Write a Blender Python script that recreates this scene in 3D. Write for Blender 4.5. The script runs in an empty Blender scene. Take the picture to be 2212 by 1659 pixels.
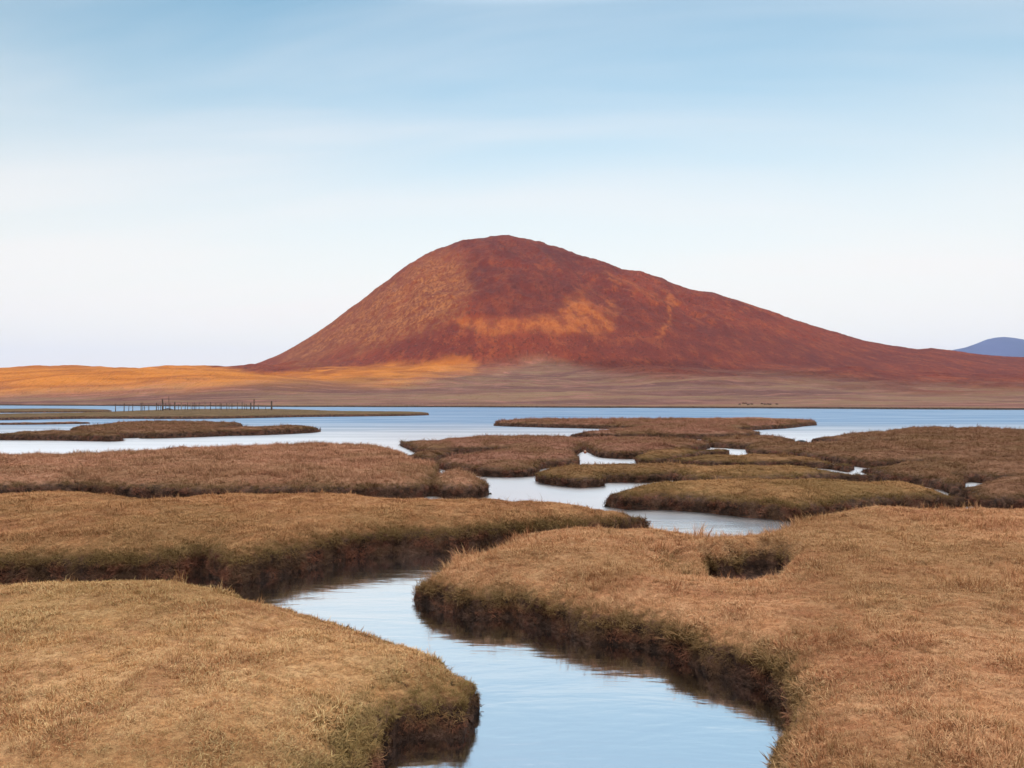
import bpy, math, random
import numpy as np
from mathutils import Vector

# ------------------------------------------------------------------ camera, world, sun, exposure
random.seed(4)
RNG = np.random.default_rng(11)
sc = bpy.context.scene
COL = sc.collection
W, HH, F = 2212.0, 1659.0, 1720.0          # working pixel frame and focal length in it
CX, HZ = 1106.0, 864.0                     # optical axis column, horizon row
CAM_H = 2.2                                # eye height above the water, metres
cd = bpy.data.cameras.new("camera")
cam = bpy.data.objects.new("camera", cd)
COL.objects.link(cam)
cam.location = (0, 0, CAM_H)
cam.rotation_euler = (math.radians(90), 0, 0)
cd.sensor_fit = 'HORIZONTAL'
cd.sensor_width = 36.0
cd.lens = 36.0 * F / W
cd.shift_y = (HZ - HH / 2) / W * 1.0
cd.clip_start = 0.1
cd.clip_end = 60000
sc.camera = cam

SUN_EL = math.radians(9.0)
SUN_AZ = math.radians(-8.0)                # measured from straight behind the camera, minus = left
SUN_H = np.array([math.sin(SUN_AZ), -math.cos(SUN_AZ)])   # horizontal direction towards the sun
world = bpy.data.worlds.new("World")
sc.world = world
world.use_nodes = True
wn, wl = world.node_tree.nodes, world.node_tree.links
wn.clear()
sky = wn.new('ShaderNodeTexSky')
sky.sky_type = 'NISHITA'
sky.sun_disc = False
sky.sun_elevation = SUN_EL
sky.sun_rotation = math.atan2(SUN_H[0], SUN_H[1])
sky.altitude = 0
sky.air_density = 1.0
sky.dust_density = 1.2
sky.ozone_density = 0.6
bg = wn.new('ShaderNodeBackground')
bg.inputs['Strength'].default_value = 0.15
wo = wn.new('ShaderNodeOutputWorld')
# thin high cloud: pale veils that grow thicker overhead
tc = wn.new('ShaderNodeTexCoord')
sep = wn.new('ShaderNodeSeparateXYZ')
wl.new(tc.outputs['Generated'], sep.inputs[0])
def wmath(op, a, b=None, clamp=False):
    n = wn.new('ShaderNodeMath'); n.operation = op; n.use_clamp = clamp
    for i, v in enumerate((a, b)):
        if v is None: continue
        if isinstance(v, (int, float)): n.inputs[i].default_value = v
        else: wl.new(v, n.inputs[i])
    return n.outputs[0]
zz = wmath('MAXIMUM', sep.outputs['Z'], 0.0)
den = wmath('ADD', zz, 0.16)
px = wmath('DIVIDE', sep.outputs['X'], den)
py = wmath('DIVIDE', sep.outputs['Y'], den)
comb = wn.new('ShaderNodeCombineXYZ')
wl.new(wmath('MULTIPLY', px, 0.42), comb.inputs[0]); wl.new(wmath('ADD', wmath('MULTIPLY', py, 1.7), wmath('MULTIPLY', px, 0.12)), comb.inputs[1])
nz = wn.new('ShaderNodeTexNoise'); nz.inputs['Scale'].default_value = 1.15
nz.inputs['Detail'].default_value = 5; nz.inputs['Roughness'].default_value = 0.48
nz.inputs['Distortion'].default_value = 0.35
wl.new(comb.outputs[0], nz.inputs['Vector'])
cr = wn.new('ShaderNodeMapRange'); cr.interpolation_type = 'SMOOTHSTEP'
cr.inputs['From Min'].default_value = 0.36; cr.inputs['From Max'].default_value = 0.78
wl.new(nz.outputs['Fac'], cr.inputs['Value'])
CLOUD_AMT = 0.55
over = wn.new('ShaderNodeMapRange'); over.interpolation_type = 'SMOOTHSTEP'
over.inputs['From Min'].default_value = 0.44; over.inputs['From Max'].default_value = 0.51
wl.new(zz, over.inputs['Value'])
cfac = wmath('MULTIPLY', cr.outputs[0], CLOUD_AMT, True)
ofac = wmath('MULTIPLY', over.outputs[0], wmath('ADD', wmath('MULTIPLY', cr.outputs[0], 0.45), 0.5), True)
hsv = wn.new('ShaderNodeHueSaturation')
wl.new(sky.outputs[0], hsv.inputs['Color'])
mix = wn.new('ShaderNodeMix'); mix.data_type = 'RGBA'
wl.new(cfac, mix.inputs['Factor'])
tint = wn.new('ShaderNodeMix'); tint.data_type = 'RGBA'; tint.blend_type = 'MULTIPLY'; tint.inputs['Factor'].default_value = 1.0
wl.new(hsv.outputs[0], tint.inputs['A']); tint.inputs['B'].default_value = (0.47, 0.69, 0.75, 1)
wl.new(tint.outputs['Result'], mix.inputs['A'])
CLOUD_COL = (3.1, 3.08, 3.15, 1)
mix.inputs['B'].default_value = CLOUD_COL
mix2 = wn.new('ShaderNodeMix'); mix2.data_type = 'RGBA'
veil = wn.new('ShaderNodeFloatCurve')
cv = veil.mapping.curves[0]
cv.points[0].location = (0.0, 0.92); cv.points[1].location = (1.0, 0.0)
for a_, b_ in ((0.10, 0.86), (0.20, 0.68), (0.30, 0.36), (0.38, 0.12), (0.46, 0.0), (0.6, 0.0)): cv.points.new(a_, b_)
veil.mapping.update()
wl.new(zz, veil.inputs['Value'])
mixh = wn.new('ShaderNodeMix'); mixh.data_type = 'RGBA'
wl.new(veil.outputs[0], mixh.inputs['Factor']); wl.new(mix.outputs['Result'], mixh.inputs['A'])
mixh.inputs['B'].default_value = (3.8, 3.42, 3.14, 1)   # pale haze low in the sky
wl.new(ofac, mix2.inputs['Factor']); wl.new(mixh.outputs['Result'], mix2.inputs['A'])
mix2.inputs['B'].default_value = (11.0, 10.5, 10.2, 1)      # high cloud sheet warmed by the low sun
wl.new(mix2.outputs['Result'], bg.inputs['Color'])
wl.new(bg.outputs[0], wo.inputs['Surface'])

sl = bpy.data.lights.new("sun", 'SUN')
sl.energy = 3.5
sl.angle = math.radians(0.53)
sl.color = (1.0, 0.74, 0.50)
sun = bpy.data.objects.new("sun", sl)
COL.objects.link(sun)
sd = Vector((SUN_H[0] * math.cos(SUN_EL), SUN_H[1] * math.cos(SUN_EL), math.sin(SUN_EL)))
sun.rotation_euler = sd.to_track_quat('Z', 'Y').to_euler()
sun.location = (0, -60, 60)

sc.view_settings.view_transform = 'Standard'
sc.view_settings.look = 'None'
sc.view_settings.gamma = 1.0
sc.view_settings.use_curve_mapping = False
sc.view_settings.exposure = 1.0
sc.render.engine = 'CYCLES'
sc.cycles.use_denoising = True
sc.cycles.max_bounces = 5
sc.cycles.diffuse_bounces = 2
sc.cycles.glossy_bounces = 3
sc.cycles.transmission_bounces = 2
sc.cycles.volume_bounces = 0
sc.cycles.caustics_reflective = False
sc.cycles.caustics_refractive = False
sc.cycles.volume_step_rate = 1.0

# ------------------------------------------------------------------ helpers
def perlin(x, y, seed=0):
    r = np.random.default_rng(seed)
    p = r.permutation(256); p = np.concatenate([p, p])
    ang = r.random(256) * 2 * np.pi
    gx, gy = np.cos(ang), np.sin(ang)
    xi = np.floor(x).astype(np.int64); yi = np.floor(y).astype(np.int64)
    xf, yf = x - xi, y - yi
    u = xf * xf * xf * (xf * (xf * 6 - 15) + 10); v = yf * yf * yf * (yf * (yf * 6 - 15) + 10)
    def g(ix, iy, dx, dy):
        h = p[p[ix & 255] + (iy & 255)]
        return gx[h] * dx + gy[h] * dy
    a = g(xi, yi, xf, yf); b = g(xi + 1, yi, xf - 1, yf)
    c = g(xi, yi + 1, xf, yf - 1); d = g(xi + 1, yi + 1, xf - 1, yf - 1)
    return 1.5 * ((a + u * (b - a)) * (1 - v) + (c + u * (d - c)) * v)

def fbm(x, y, scale, octv=4, seed=0, rough=0.5):
    s = 0; a = 1.0; f = 1.0 / scale; t = 0
    for o in range(octv):
        s = s + a * perlin(x * f + 13.7 * o, y * f - 7.1 * o, seed + o); t += a
        a *= rough; f *= 2.03
    return s / t * 1.6

def sstep(a, b, x):
    t = np.clip((x - a) / (b - a), 0, 1)
    return t * t * (3 - 2 * t)

def mesh_obj(name, verts, faces, mat=None, parent=None, smooth=True):
    me = bpy.data.meshes.new(name)
    verts = np.asarray(verts, dtype=np.float32)
    if isinstance(faces, np.ndarray):
        n, k = faces.shape
        me.vertices.add(len(verts)); me.vertices.foreach_set('co', verts.ravel())
        me.loops.add(n * k); me.loops.foreach_set('vertex_index', faces.astype(np.int32).ravel())
        me.polygons.add(n); me.polygons.foreach_set('loop_start', np.arange(0, n * k, k, dtype=np.int32))
        me.update(calc_edges=True)
    else:
        me.from_pydata([tuple(map(float, v)) for v in verts], [], faces)
        me.update()
    if smooth:
        me.polygons.foreach_set('use_smooth', np.ones(len(me.polygons), dtype=bool))
    if mat: me.materials.append(mat)
    o = bpy.data.objects.new(name, me)
    COL.objects.link(o)
    if parent: o.parent = parent
    return o

def tag(o, label=None, cat=None, group=None, kind=None):
    if label: o['label'] = label
    if cat: o['category'] = cat
    if group: o['group'] = group
    if kind: o['kind'] = kind
    return o

def grid_faces(mask):
    """quads of a rows x cols grid whose four corners are all in mask; returns used vertex index map too"""
    R, C = mask.shape
    q = mask[:-1, :-1] & mask[1:, :-1] & mask[:-1, 1:] & mask[1:, 1:]
    i, j = np.nonzero(q)
    a = i * C + j
    f = np.stack([a, a + 1, a + C + 1, a + C], axis=1)
    used = np.zeros(R * C, dtype=bool); used[f.ravel()] = True
    new = np.cumsum(used) - 1
    return new[f], used

def px_ground(x, y, z=0.0):
    """a pixel on the level plane z -> plan position"""
    d = (CAM_H - z) * F / (y - HZ)
    return np.array([(x - CX) / F * d, d])

def nodes(name):
    m = bpy.data.materials.new(name); m.use_nodes = True
    nt = m.node_tree; nt.nodes.clear()
    out = nt.nodes.new('ShaderNodeOutputMaterial')
    b = nt.nodes.new('ShaderNodeBsdfPrincipled')
    nt.links.new(b.outputs[0], out.inputs['Surface'])
    b.inputs['Specular IOR Level'].default_value = 0.1
    b.inputs['Roughness'].default_value = 0.9
    return m, nt, b

class NT:
    def __init__(s, nt): s.nt = nt
    def n(s, t, **kw):
        nd = s.nt.nodes.new(t)
        for k, v in kw.items(): setattr(nd, k, v)
        return nd
    def l(s, a, b): s.nt.links.new(a, b)
    def math(s, op, a, b=0.0, clamp=False):
        nd = s.n('ShaderNodeMath', operation=op, use_clamp=clamp)
        for i, v in enumerate((a, b)):
            if isinstance(v, (int, float)): nd.inputs[i].default_value = v
            else: s.l(v, nd.inputs[i])
        return nd.outputs[0]
    def noise(s, vec, scale, detail=3, rough=0.5, dist=0.0):
        nd = s.n('ShaderNodeTexNoise')
        nd.inputs['Scale'].default_value = scale; nd.inputs['Detail'].default_value = detail
        nd.inputs['Roughness'].default_value = rough; nd.inputs['Distortion'].default_value = dist
        if vec is not None: s.l(vec, nd.inputs['Vector'])
        return nd.outputs['Fac']
    def ramp(s, v, a, b, lo=0.0, hi=1.0):
        nd = s.n('ShaderNodeMapRange', interpolation_type='SMOOTHSTEP')
        for k, q in (('From Min', a), ('From Max', b), ('To Min', lo), ('To Max', hi)): nd.inputs[k].default_value = q
        s.l(v, nd.inputs['Value']); return nd.outputs[0]
    def mix(s, f, a, b, blend='MIX'):
        nd = s.n('ShaderNodeMix', data_type='RGBA', blend_type=blend)
        for k, v in (('Factor', f), ('A', a), ('B', b)):
            i = nd.inputs[k] if k != 'Factor' else nd.inputs[0]
            if k == 'A': i = nd.inputs[6]
            if k == 'B': i = nd.inputs[7]
            if isinstance(v, (int, float)): i.default_value = v
            elif isinstance(v, tuple): i.default_value = (*v[:3], 1)
            else: s.l(v, i)
        return nd.outputs[2]
    def scalevec(s, vec, sx, sy, sz):
        nd = s.n('ShaderNodeMapping'); nd.inputs['Scale'].default_value = (sx, sy, sz)
        s.l(vec, nd.inputs['Vector']); return nd.outputs[0]

# ------------------------------------------------------------------ mainland terrain (shore, foothills, the big hill)
PX = np.array
SHORE = PX([(-900, 874.5), (0, 876), (250, 877), (600, 879), (1100, 880.3), (1500, 881.6), (1900, 884), (2212, 885.5), (3000, 888)], dtype=float)
SKY_L = PX([(-900, 800), (0, 797), (120, 797.5), (250, 798.5), (330, 801), (420, 803), (480, 805), (550, 811), (640, 821), (740, 830), (850, 838), (960, 848), (1100, 866), (1300, 880)], dtype=float)
SKY_H = PX([(-900, 880), (250, 868), (340, 845), (420, 822), (480, 804), (520, 796), (560, 784), (600, 768), (640, 747), (670, 729), (700, 710), (760, 665), (800, 634), (830, 612), (890, 570), (915, 556), (940, 543), (965, 535), (1000, 525), (1030, 517),
            (1060, 513.5), (1090, 512), (1120, 517), (1150, 523), (1180, 530), (1210, 539), (1250, 552), (1310, 570), (1345, 585), (1385, 590), (1440, 606), (1490, 625),
            (1540, 632), (1600, 650), (1660, 670), (1720, 692), (1800, 717), (1870, 737), (1930, 748), (1985, 756), (2025, 755), (2055, 758), (2100, 765), (2150, 770), (2212, 773), (2600, 776), (3200, 790)], dtype=float)
SKY_H[:, 1] += 3 * np.clip((760 - SKY_H[:, 1]) / 120, 0, 1)
YR, YB, YL = 1500.0, 760.0, 520.0

def terrain(x, y):
    u = x / y
    p = CX + u * F
    ysh = CAM_H * F / (np.interp(p, SHORE[:, 0], SHORE[:, 1]) - HZ)
    ysh = ysh + 5 * fbm(x, y * 0, 45, 3, 5)
    t = y - ysh
    # low ground behind the shore
    tt = np.clip(t, 0, None)
    hi = np.interp(p, [-500, 900, 1500, 2000, 2400, 3200], [38, 44, 44, 30, 26, 26])
    zf = 0.62 * sstep(-1.0, 1.2, t) + 0.35 * sstep(0, 30, t) - 0.9 * (1 - sstep(-30, 0, t)) - 0.05 + hi * np.clip(tt / 700, 0, 1.0) ** 1.35
    zf = zf + (fbm(x, y, 150, 4, 21) * 6.0 + fbm(x, y, 38, 3, 31) * 1.4) * sstep(20, 320, t) + fbm(x, y, 14, 2, 33) * 0.25 * sstep(5, 40, t)
    # smooth foothill beside the hill
    zr = CAM_H + (HZ - np.interp(p, SKY_L[:, 0], SKY_L[:, 1])) / F * YL
    q = (y - YL) / np.where(y < YL, 235.0, 330.0)
    zl = zr * np.exp(-np.abs(q) ** 2.2 * 1.1) + fbm(x, y, 60, 3, 41) * 0.5 * sstep(330, 420, y) * sstep(0.12, -0.1, u)
    zl = np.where(zr > 0, zl, -5) * sstep(8, 205, t) - 2.0 * (1 - sstep(8, 60, t))
    # the hill
    k = np.where(y < YR, (np.clip(y, 300, None) / YR) ** 1.12, (y / YR) ** 0.9)
    P = CX + (x / k) / YR * F
    Zr = CAM_H + (HZ - np.interp(P, SKY_H[:, 0], SKY_H[:, 1])) / F * YR
    qq = np.clip((y - YB) / (YR - YB), 0, 1)
    s = np.where(y < YR, 1 - (1 - qq) ** 1.42, np.clip(1 - ((y - YR) / 900) ** 2, 0, 1))
    zh = np.clip(Zr, -5, None) * s - 6.0 * (1 - sstep(0.0, 0.04, qq)) * (y < YR)
    rel = sstep(0.02, 0.3, qq) * (1 - 0.93 * sstep(0.68, 0.97, qq))
    rid = 1 - np.abs(fbm(x + 0.25 * y, y * 0.35, 120, 4, 51)) * 1.6
    rid2 = 1 - np.abs(fbm(x, y * 0.6, 26, 3, 57)) * 1.6
    zh = zh + (fbm(x, y, 260, 3, 61) * 9 + (rid - 0.5) * 11.0 + (rid2 - 0.5) * 3.2) * rel * sstep(60, 170, zh)
    zh = zh + fbm(x, y, 34, 5, 71, 0.62) * 2.6 * sstep(30, 110, zh) * (1 - 0.6 * sstep(0.85, 1.0, qq))
    zh = zh + (0.5 - np.abs(fbm(x, y * 0.5, 11, 3, 73, 0.6))) * 2.6 * sstep(60, 150, zh) * (1 - 0.5 * sstep(0.85, 1.0, qq))
    # gully running down the slope
    gx = np.interp(y, [1000, 1180, 1330, 1430, 1500], [245, 262, 275, 300, 260])
    zh = zh - 9 * np.exp(-((x - gx) / 14) ** 2) * sstep(1050, 1150, y) * sstep(1470, 1400, y)
    def smax(a, b, kk):
        h = np.clip(0.5 + 0.5 * (a - b) / kk, 0, 1)
        return b + (a - b) * h + kk * h * (1 - h)
    z = smax(zf, zh, 7.0 * sstep(40, 300, t) + 0.01)
    z = smax(z, zl, 2.5 * sstep(20, 120, t) + 0.01)
    return z

us = np.linspace(-1.0, 1.0, 760)
ys = np.concatenate([np.arange(150, 335, 0.95), np.geomspace(335, 760, 130)[1:], np.arange(763, 1560, 2.7), np.geomspace(1565, 2600, 50)])
U, Y = np.meshgrid(us, ys)
X = U * Y
Z = terrain(X, Y)
fc, used = grid_faces(np.ones_like(Z, dtype=bool))
TP = np.stack([X.ravel(), Y.ravel(), Z.ravel()], 1)
print('terrain', len(TP))

def project(P):
    return CX + P[:, 0] / P[:, 1] * F, HZ - (P[:, 2] - CAM_H) / P[:, 1] * F

def poly_sdf(poly, pts, chunk=20000):
    """signed distance, positive inside"""
    a = poly; b = np.roll(poly, -1, 0)
    out = np.empty(len(pts))
    e = b - a; ee = (e ** 2).sum(1) + 1e-12
    for i in range(0, len(pts), chunk):
        p = pts[i:i + chunk]
        wx = p[:, None, 0] - a[None, :, 0]; wy = p[:, None, 1] - a[None, :, 1]
        h = np.clip((wx * e[:, 0] + wy * e[:, 1]) / ee, 0, 1)
        d2 = (wx - e[:, 0] * h) ** 2 + (wy - e[:, 1] * h) ** 2
        c1 = a[None, :, 1] <= p[:, None, 1]; c2 = b[None, :, 1] > p[:, None, 1]
        cr_ = e[:, 0] * wy - e[:, 1] * wx
        wn_ = ((c1 & c2 & (cr_ > 0)).sum(1) - ((~c1) & (~c2) & (cr_ < 0)).sum(1))
        d = np.sqrt(d2.min(1))
        out[i:i + chunk] = np.where(wn_ != 0, d, -d)
    return out

# plant cover of the hill: orange grass, pasture, stony ground (places read from the photograph, kept on the ground)
tpx, tpy = project(TP)
jx = tpx + 28 * fbm(TP[:, 0], TP[:, 1] * 0.6, 70, 5, 81, 0.65); jy = tpy + 14 * fbm(TP[:, 0], TP[:, 1] * 0.6, 70, 5, 91, 0.65)
jp = np.stack([jx, jy], 1)
def patch(poly, soft):
    return sstep(-soft, soft, poly_sdf(np.array(poly, float), jp))
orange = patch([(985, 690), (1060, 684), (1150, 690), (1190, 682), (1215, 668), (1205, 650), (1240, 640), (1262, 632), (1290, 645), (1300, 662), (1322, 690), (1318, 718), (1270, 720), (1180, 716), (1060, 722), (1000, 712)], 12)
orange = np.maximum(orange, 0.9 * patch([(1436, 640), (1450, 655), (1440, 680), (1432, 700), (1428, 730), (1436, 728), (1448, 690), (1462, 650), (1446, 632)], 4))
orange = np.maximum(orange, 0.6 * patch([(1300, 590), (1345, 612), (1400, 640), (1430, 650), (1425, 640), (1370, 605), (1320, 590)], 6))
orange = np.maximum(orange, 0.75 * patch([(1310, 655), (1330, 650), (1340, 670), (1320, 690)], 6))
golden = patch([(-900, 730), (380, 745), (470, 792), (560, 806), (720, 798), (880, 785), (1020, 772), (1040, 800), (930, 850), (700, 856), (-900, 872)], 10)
pasture = patch([(-900, 850), (300, 838), (850, 828), (1010, 800), (1130, 785), (1300, 800), (1450, 815), (1700, 812), (1930, 835), (2600, 845), (2600, 900), (-900, 900)], 26)
stony = patch([(600, 770), (700, 700), (830, 610), (930, 548), (1000, 560), (1020, 640), (985, 680), (900, 720), (760, 750), (660, 790)], 26)
maroon = patch([(1010, 560), (1120, 590), (1230, 600), (1290, 640), (1240, 660), (1180, 690), (1050, 680), (1010, 620)], 18)
maroon = np.maximum(maroon, 0.8 * patch([(1330, 650), (1430, 660), (1560, 700), (1500, 730), (1380, 720), (1320, 700)], 20))
maroon = np.maximum(maroon, patch([(940, 535), (1060, 500), (1200, 528), (1330, 585), (1300, 600), (1160, 560), (1040, 560)], 18))
maroon = np.maximum(maroon, 0.75 * patch([(1480, 690), (1700, 720), (1900, 775), (1900, 815), (1600, 790), (1300, 770), (1200, 745), (1350, 735)], 26))

m, nt, b = nodes("moorland"); q = NT(nt)
geo = q.n('ShaderNodeNewGeometry'); pos = geo.outputs['Position']
va = q.n('ShaderNodeAttribute', attribute_name='cover'); vb = q.n('ShaderNodeAttribute', attribute_name='cover_two')
s1 = q.n('ShaderNodeSeparateColor'); q.l(va.outputs['Color'], s1.inputs[0])
s2 = q.n('ShaderNodeSeparateColor'); q.l(vb.outputs['Color'], s2.inputs[0])
flat = q.scalevec(pos, 1, 0.42, 0.35)
nA = q.noise(flat, 0.012, 6, 0.6, 0.4); nB = q.noise(flat, 0.06, 5, 0.62); nC = q.noise(flat, 0.28, 4, 0.65)
heath = q.mix(q.ramp(nA, 0.35, 0.65), (0.085, 0.016, 0.011), (0.13, 0.026, 0.013))
heath = q.mix(q.ramp(nB, 0.48, 0.66, 0, 0.6), heath, (0.185, 0.048, 0.018))
heath = q.mix(q.ramp(nC, 0.50, 0.66, 0, 0.75), heath, (0.045, 0.011, 0.009))
heath = q.mix(q.ramp(q.noise(flat, 0.4, 3, 0.7), 0.62, 0.74, 0, 0.5), heath, (0.30, 0.13, 0.06))
heath = q.mix(q.math('MULTIPLY', s2.outputs[1], q.ramp(nB, 0.25, 0.6, 1.0, 0.45)), heath, (0.056, 0.012, 0.011))
stone = q.mix(q.ramp(nC, 0.4, 0.62), (0.11, 0.030, 0.013), (0.21, 0.085, 0.032))
stone = q.mix(q.ramp(q.noise(flat, 0.55, 3, 0.7), 0.62, 0.74, 0, 0.7), stone, (0.46, 0.30, 0.19))
c = q.mix(q.math('MULTIPLY', s2.outputs[0], q.ramp(nB, 0.3, 0.62, 0.25, 1.0)), heath, stone)
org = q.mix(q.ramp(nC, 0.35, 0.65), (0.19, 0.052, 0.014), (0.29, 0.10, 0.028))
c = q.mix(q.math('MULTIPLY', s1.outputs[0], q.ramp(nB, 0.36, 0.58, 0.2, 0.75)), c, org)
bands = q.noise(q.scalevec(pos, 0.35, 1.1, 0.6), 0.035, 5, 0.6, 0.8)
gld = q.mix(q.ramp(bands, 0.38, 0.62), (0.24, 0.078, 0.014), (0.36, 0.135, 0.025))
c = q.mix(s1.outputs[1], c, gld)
pst = q.mix(q.ramp(bands, 0.35, 0.6), (0.17, 0.078, 0.058), (0.205, 0.125, 0.072))
pst = q.mix(q.ramp(q.noise(q.scalevec(pos, 0.3, 0.9, 1), 0.02, 5, 0.6, 0.6), 0.42, 0.62, 0, 0.85), pst, (0.115, 0.052, 0.046))
pst = q.mix(q.ramp(q.noise(q.scalevec(pos, 0.5, 1.4, 2), 0.11, 4, 0.6), 0.52, 0.68, 0, 0.85), pst, (0.29, 0.135, 0.105))
c = q.mix(s1.outputs[2], c, pst)
# exposed peat along the water's edge
spz = q.n('ShaderNodeSeparateXYZ'); q.l(pos, spz.inputs[0])
c = q.mix(q.ramp(spz.outputs['Z'], 0.36, 0.52, 1.0, 0.0), c, (0.05, 0.034, 0.026))
q.l(c, b.inputs['Base Color'])
bm_ = q.n('ShaderNodeBump'); bm_.inputs['Strength'].default_value = 0.9; bm_.inputs['Distance'].default_value = 3.5
q.l(q.math('ADD', nC, q.math('MULTIPLY', nB, 1.5)), bm_.inputs['Height'])
q.l(bm_.outputs[0], b.inputs['Normal'])
MOOR = m
hill = mesh_obj("hill", TP, fc, MOOR)
def colattr(o, name, r, g, bb):
    at = o.data.color_attributes.new(name, 'FLOAT_COLOR', 'POINT')
    at.data.foreach_set('color', np.stack([r, g, bb, np.ones_like(r)], 1).astype(np.float32).ravel())
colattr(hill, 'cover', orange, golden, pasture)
colattr(hill, 'cover_two', stony, maroon, maroon * 0)
tag(hill, 'rust red heather hill with a rounded top above the flat shore', kind='structure')

# far blue mountain
FD = 13000.0
prof = np.array([(1700, 790), (1900, 772), (2010, 762), (2055, 756), (2085, 750), (2108, 742), (2130, 733), (2150, 728.5), (2168, 727), (2190, 729), (2225, 735), (2260, 742), (2320, 752), (2400, 770), (2600, 800)], float)
xs = np.linspace(1700, 2600, 120); dy = np.linspace(-1, 1, 25)
gx_, gy_ = np.meshgrid(xs, dy)
zt = CAM_H + (HZ - np.interp(gx_, prof[:, 0], prof[:, 1])) / F * FD
zz_ = zt * (1 - np.abs(gy_) ** 0.95) - 5
yy_ = FD + gy_ * 2600
xx_ = (gx_ - CX) / F * FD
zz_ = zz_ + fbm(xx_, yy_, 900, 4, 7) * 30 * (1 - np.abs(gy_)) * np.abs(gy_) * 3
fm, fused = grid_faces(np.ones_like(zz_, dtype=bool))
m, nt, b = nodes("far_haze_blue"); q = NT(nt)
g2 = q.n('ShaderNodeNewGeometry')
q.l(q.mix(q.ramp(q.noise(g2.outputs['Position'], 0.0015, 4), 0.35, 0.65), (0.010, 0.014, 0.065), (0.020, 0.024, 0.09)), b.inputs['Base Color'])  # blue of the distant air painted into the base colour
far = mesh_obj("mountain", np.stack([xx_.ravel(), yy_.ravel(), zz_.ravel()], 1), fm, m)
tag(far, 'distant blue mountain with a flat topped peak beyond the red hill', kind='structure')

# ------------------------------------------------------------------ sea bed / ground sheet, water
m, nt, b = nodes("sea_bed_mud"); q = NT(nt)
g2 = q.n('ShaderNodeNewGeometry')
q.l(q.mix(q.ramp(q.noise(g2.outputs['Position'], 0.8, 5), 0.3, 0.7), (0.03, 0.02, 0.014), (0.06, 0.042, 0.03)), b.inputs['Base Color'])
gr = mesh_obj("ground", [(-30000, -6000, -1.2), (30000, -6000, -1.2), (30000, 30000, -1.2), (-30000, 30000, -1.2)], [(0, 1, 2, 3)], m, smooth=False)
tag(gr, 'dark muddy ground lying under the water and moor', kind='structure')

m = bpy.data.materials.new("calm_water"); m.use_nodes = True
nt = m.node_tree; nt.nodes.clear(); q = NT(nt)
out = q.n('ShaderNodeOutputMaterial')
g2 = q.n('ShaderNodeNewGeometry'); pos = g2.outputs['Position']
sp = q.n('ShaderNodeSeparateXYZ'); q.l(pos, sp.inputs[0])
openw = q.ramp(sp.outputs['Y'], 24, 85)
n1 = q.noise(q.scalevec(pos, 0.55, 1.3, 1), 1.1, 4, 0.55, 0.6)
n2 = q.noise(q.scalevec(pos, 0.8, 2.6, 1), 2.6, 3, 0.5, 0.3)
n3 = q.noise(q.scalevec(pos, 0.25, 1.0, 1), 0.35, 3, 0.5, 0.6)
hgt = q.math('ADD', q.math('MULTIPLY', n1, 0.007), q.math('MULTIPLY', n2, 0.002))
hgt = q.math('MULTIPLY', hgt, q.ramp(sp.outputs['Y'], 8, 20, 1.0, 3.0))
far_h = q.math('ADD', q.math('MULTIPLY', n1, 0.22), q.math('MULTIPLY', n3, 0.5))
hh_ = q.n('ShaderNodeMix', data_type='FLOAT'); q.l(openw, hh_.inputs[0]); q.l(hgt, hh_.inputs[2]); q.l(far_h, hh_.inputs[3])
bmp = q.n('ShaderNodeBump'); bmp.inputs['Strength'].default_value = 1.0; bmp.inputs['Distance'].default_value = 1.0
q.l(hh_.outputs[0], bmp.inputs['Height'])
gl = q.n('ShaderNodeBsdfGlossy'); gl.distribution = 'GGX'
gl.inputs['Color'].default_value = (0.97, 0.98, 1.0, 1)
q.l(q.ramp(sp.outputs['Y'], 9, 17, 0.08, 0.33), gl.inputs['Roughness']); q.l(bmp.outputs[0], gl.inputs['Normal'])
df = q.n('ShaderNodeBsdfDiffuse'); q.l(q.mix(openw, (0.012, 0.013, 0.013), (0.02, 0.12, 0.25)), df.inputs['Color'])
fr = q.n('ShaderNodeFresnel'); fr.inputs['IOR'].default_value = 2.6; q.l(bmp.outputs[0], fr.inputs['Normal'])
fac = q.math('MULTIPLY', q.ramp(fr.outputs[0], 0.0, 1.0, 0.9, 1.0), q.ramp(sp.outputs['Y'], 24, 85, 1.0, 0.30))
gl2 = q.n('ShaderNodeBsdfGlossy'); gl2.distribution = 'GGX'; gl2.inputs['Color'].default_value = (0.97, 0.98, 1.0, 1)
gl2.inputs['Roughness'].default_value = 0.36; q.l(bmp.outputs[0], gl2.inputs['Normal'])
mg = q.n('ShaderNodeMixShader'); mg.inputs[0].default_value = 0.0; q.l(gl.outputs[0], mg.inputs[1]); q.l(gl2.outputs[0], mg.inputs[2])
wind = q.noise(q.scalevec(pos, 0.05, 0.30, 1), 1.0, 5, 0.62, 0.4)
wf = q.math('ADD', 1.0, q.math('MULTIPLY', openw, q.ramp(wind, 0.36, 0.64, -0.32, 0.22)))
fac = q.math('MULTIPLY', fac, wf, True)
ms = q.n('ShaderNodeMixShader'); q.l(fac, ms.inputs[0]); q.l(df.outputs[0], ms.inputs[1]); q.l(mg.outputs[0], ms.inputs[2])
q.l(ms.outputs[0], out.inputs['Surface'])
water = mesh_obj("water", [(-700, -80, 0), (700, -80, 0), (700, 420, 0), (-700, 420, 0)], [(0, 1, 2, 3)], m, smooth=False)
tag(water, 'calm tidal water filling the winding creeks and the bay', kind='structure')

# ------------------------------------------------------------------ marsh islands
# outline points: (x, y) pixels; w = at the waterline, t = on the rim of the turf
def P_(s):
    r = []
    for tok in s.split():
        a, bb = tok.split(',')
        r.append((float(a), float(bb[:-1]), bb[-1]))
    return r

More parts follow.
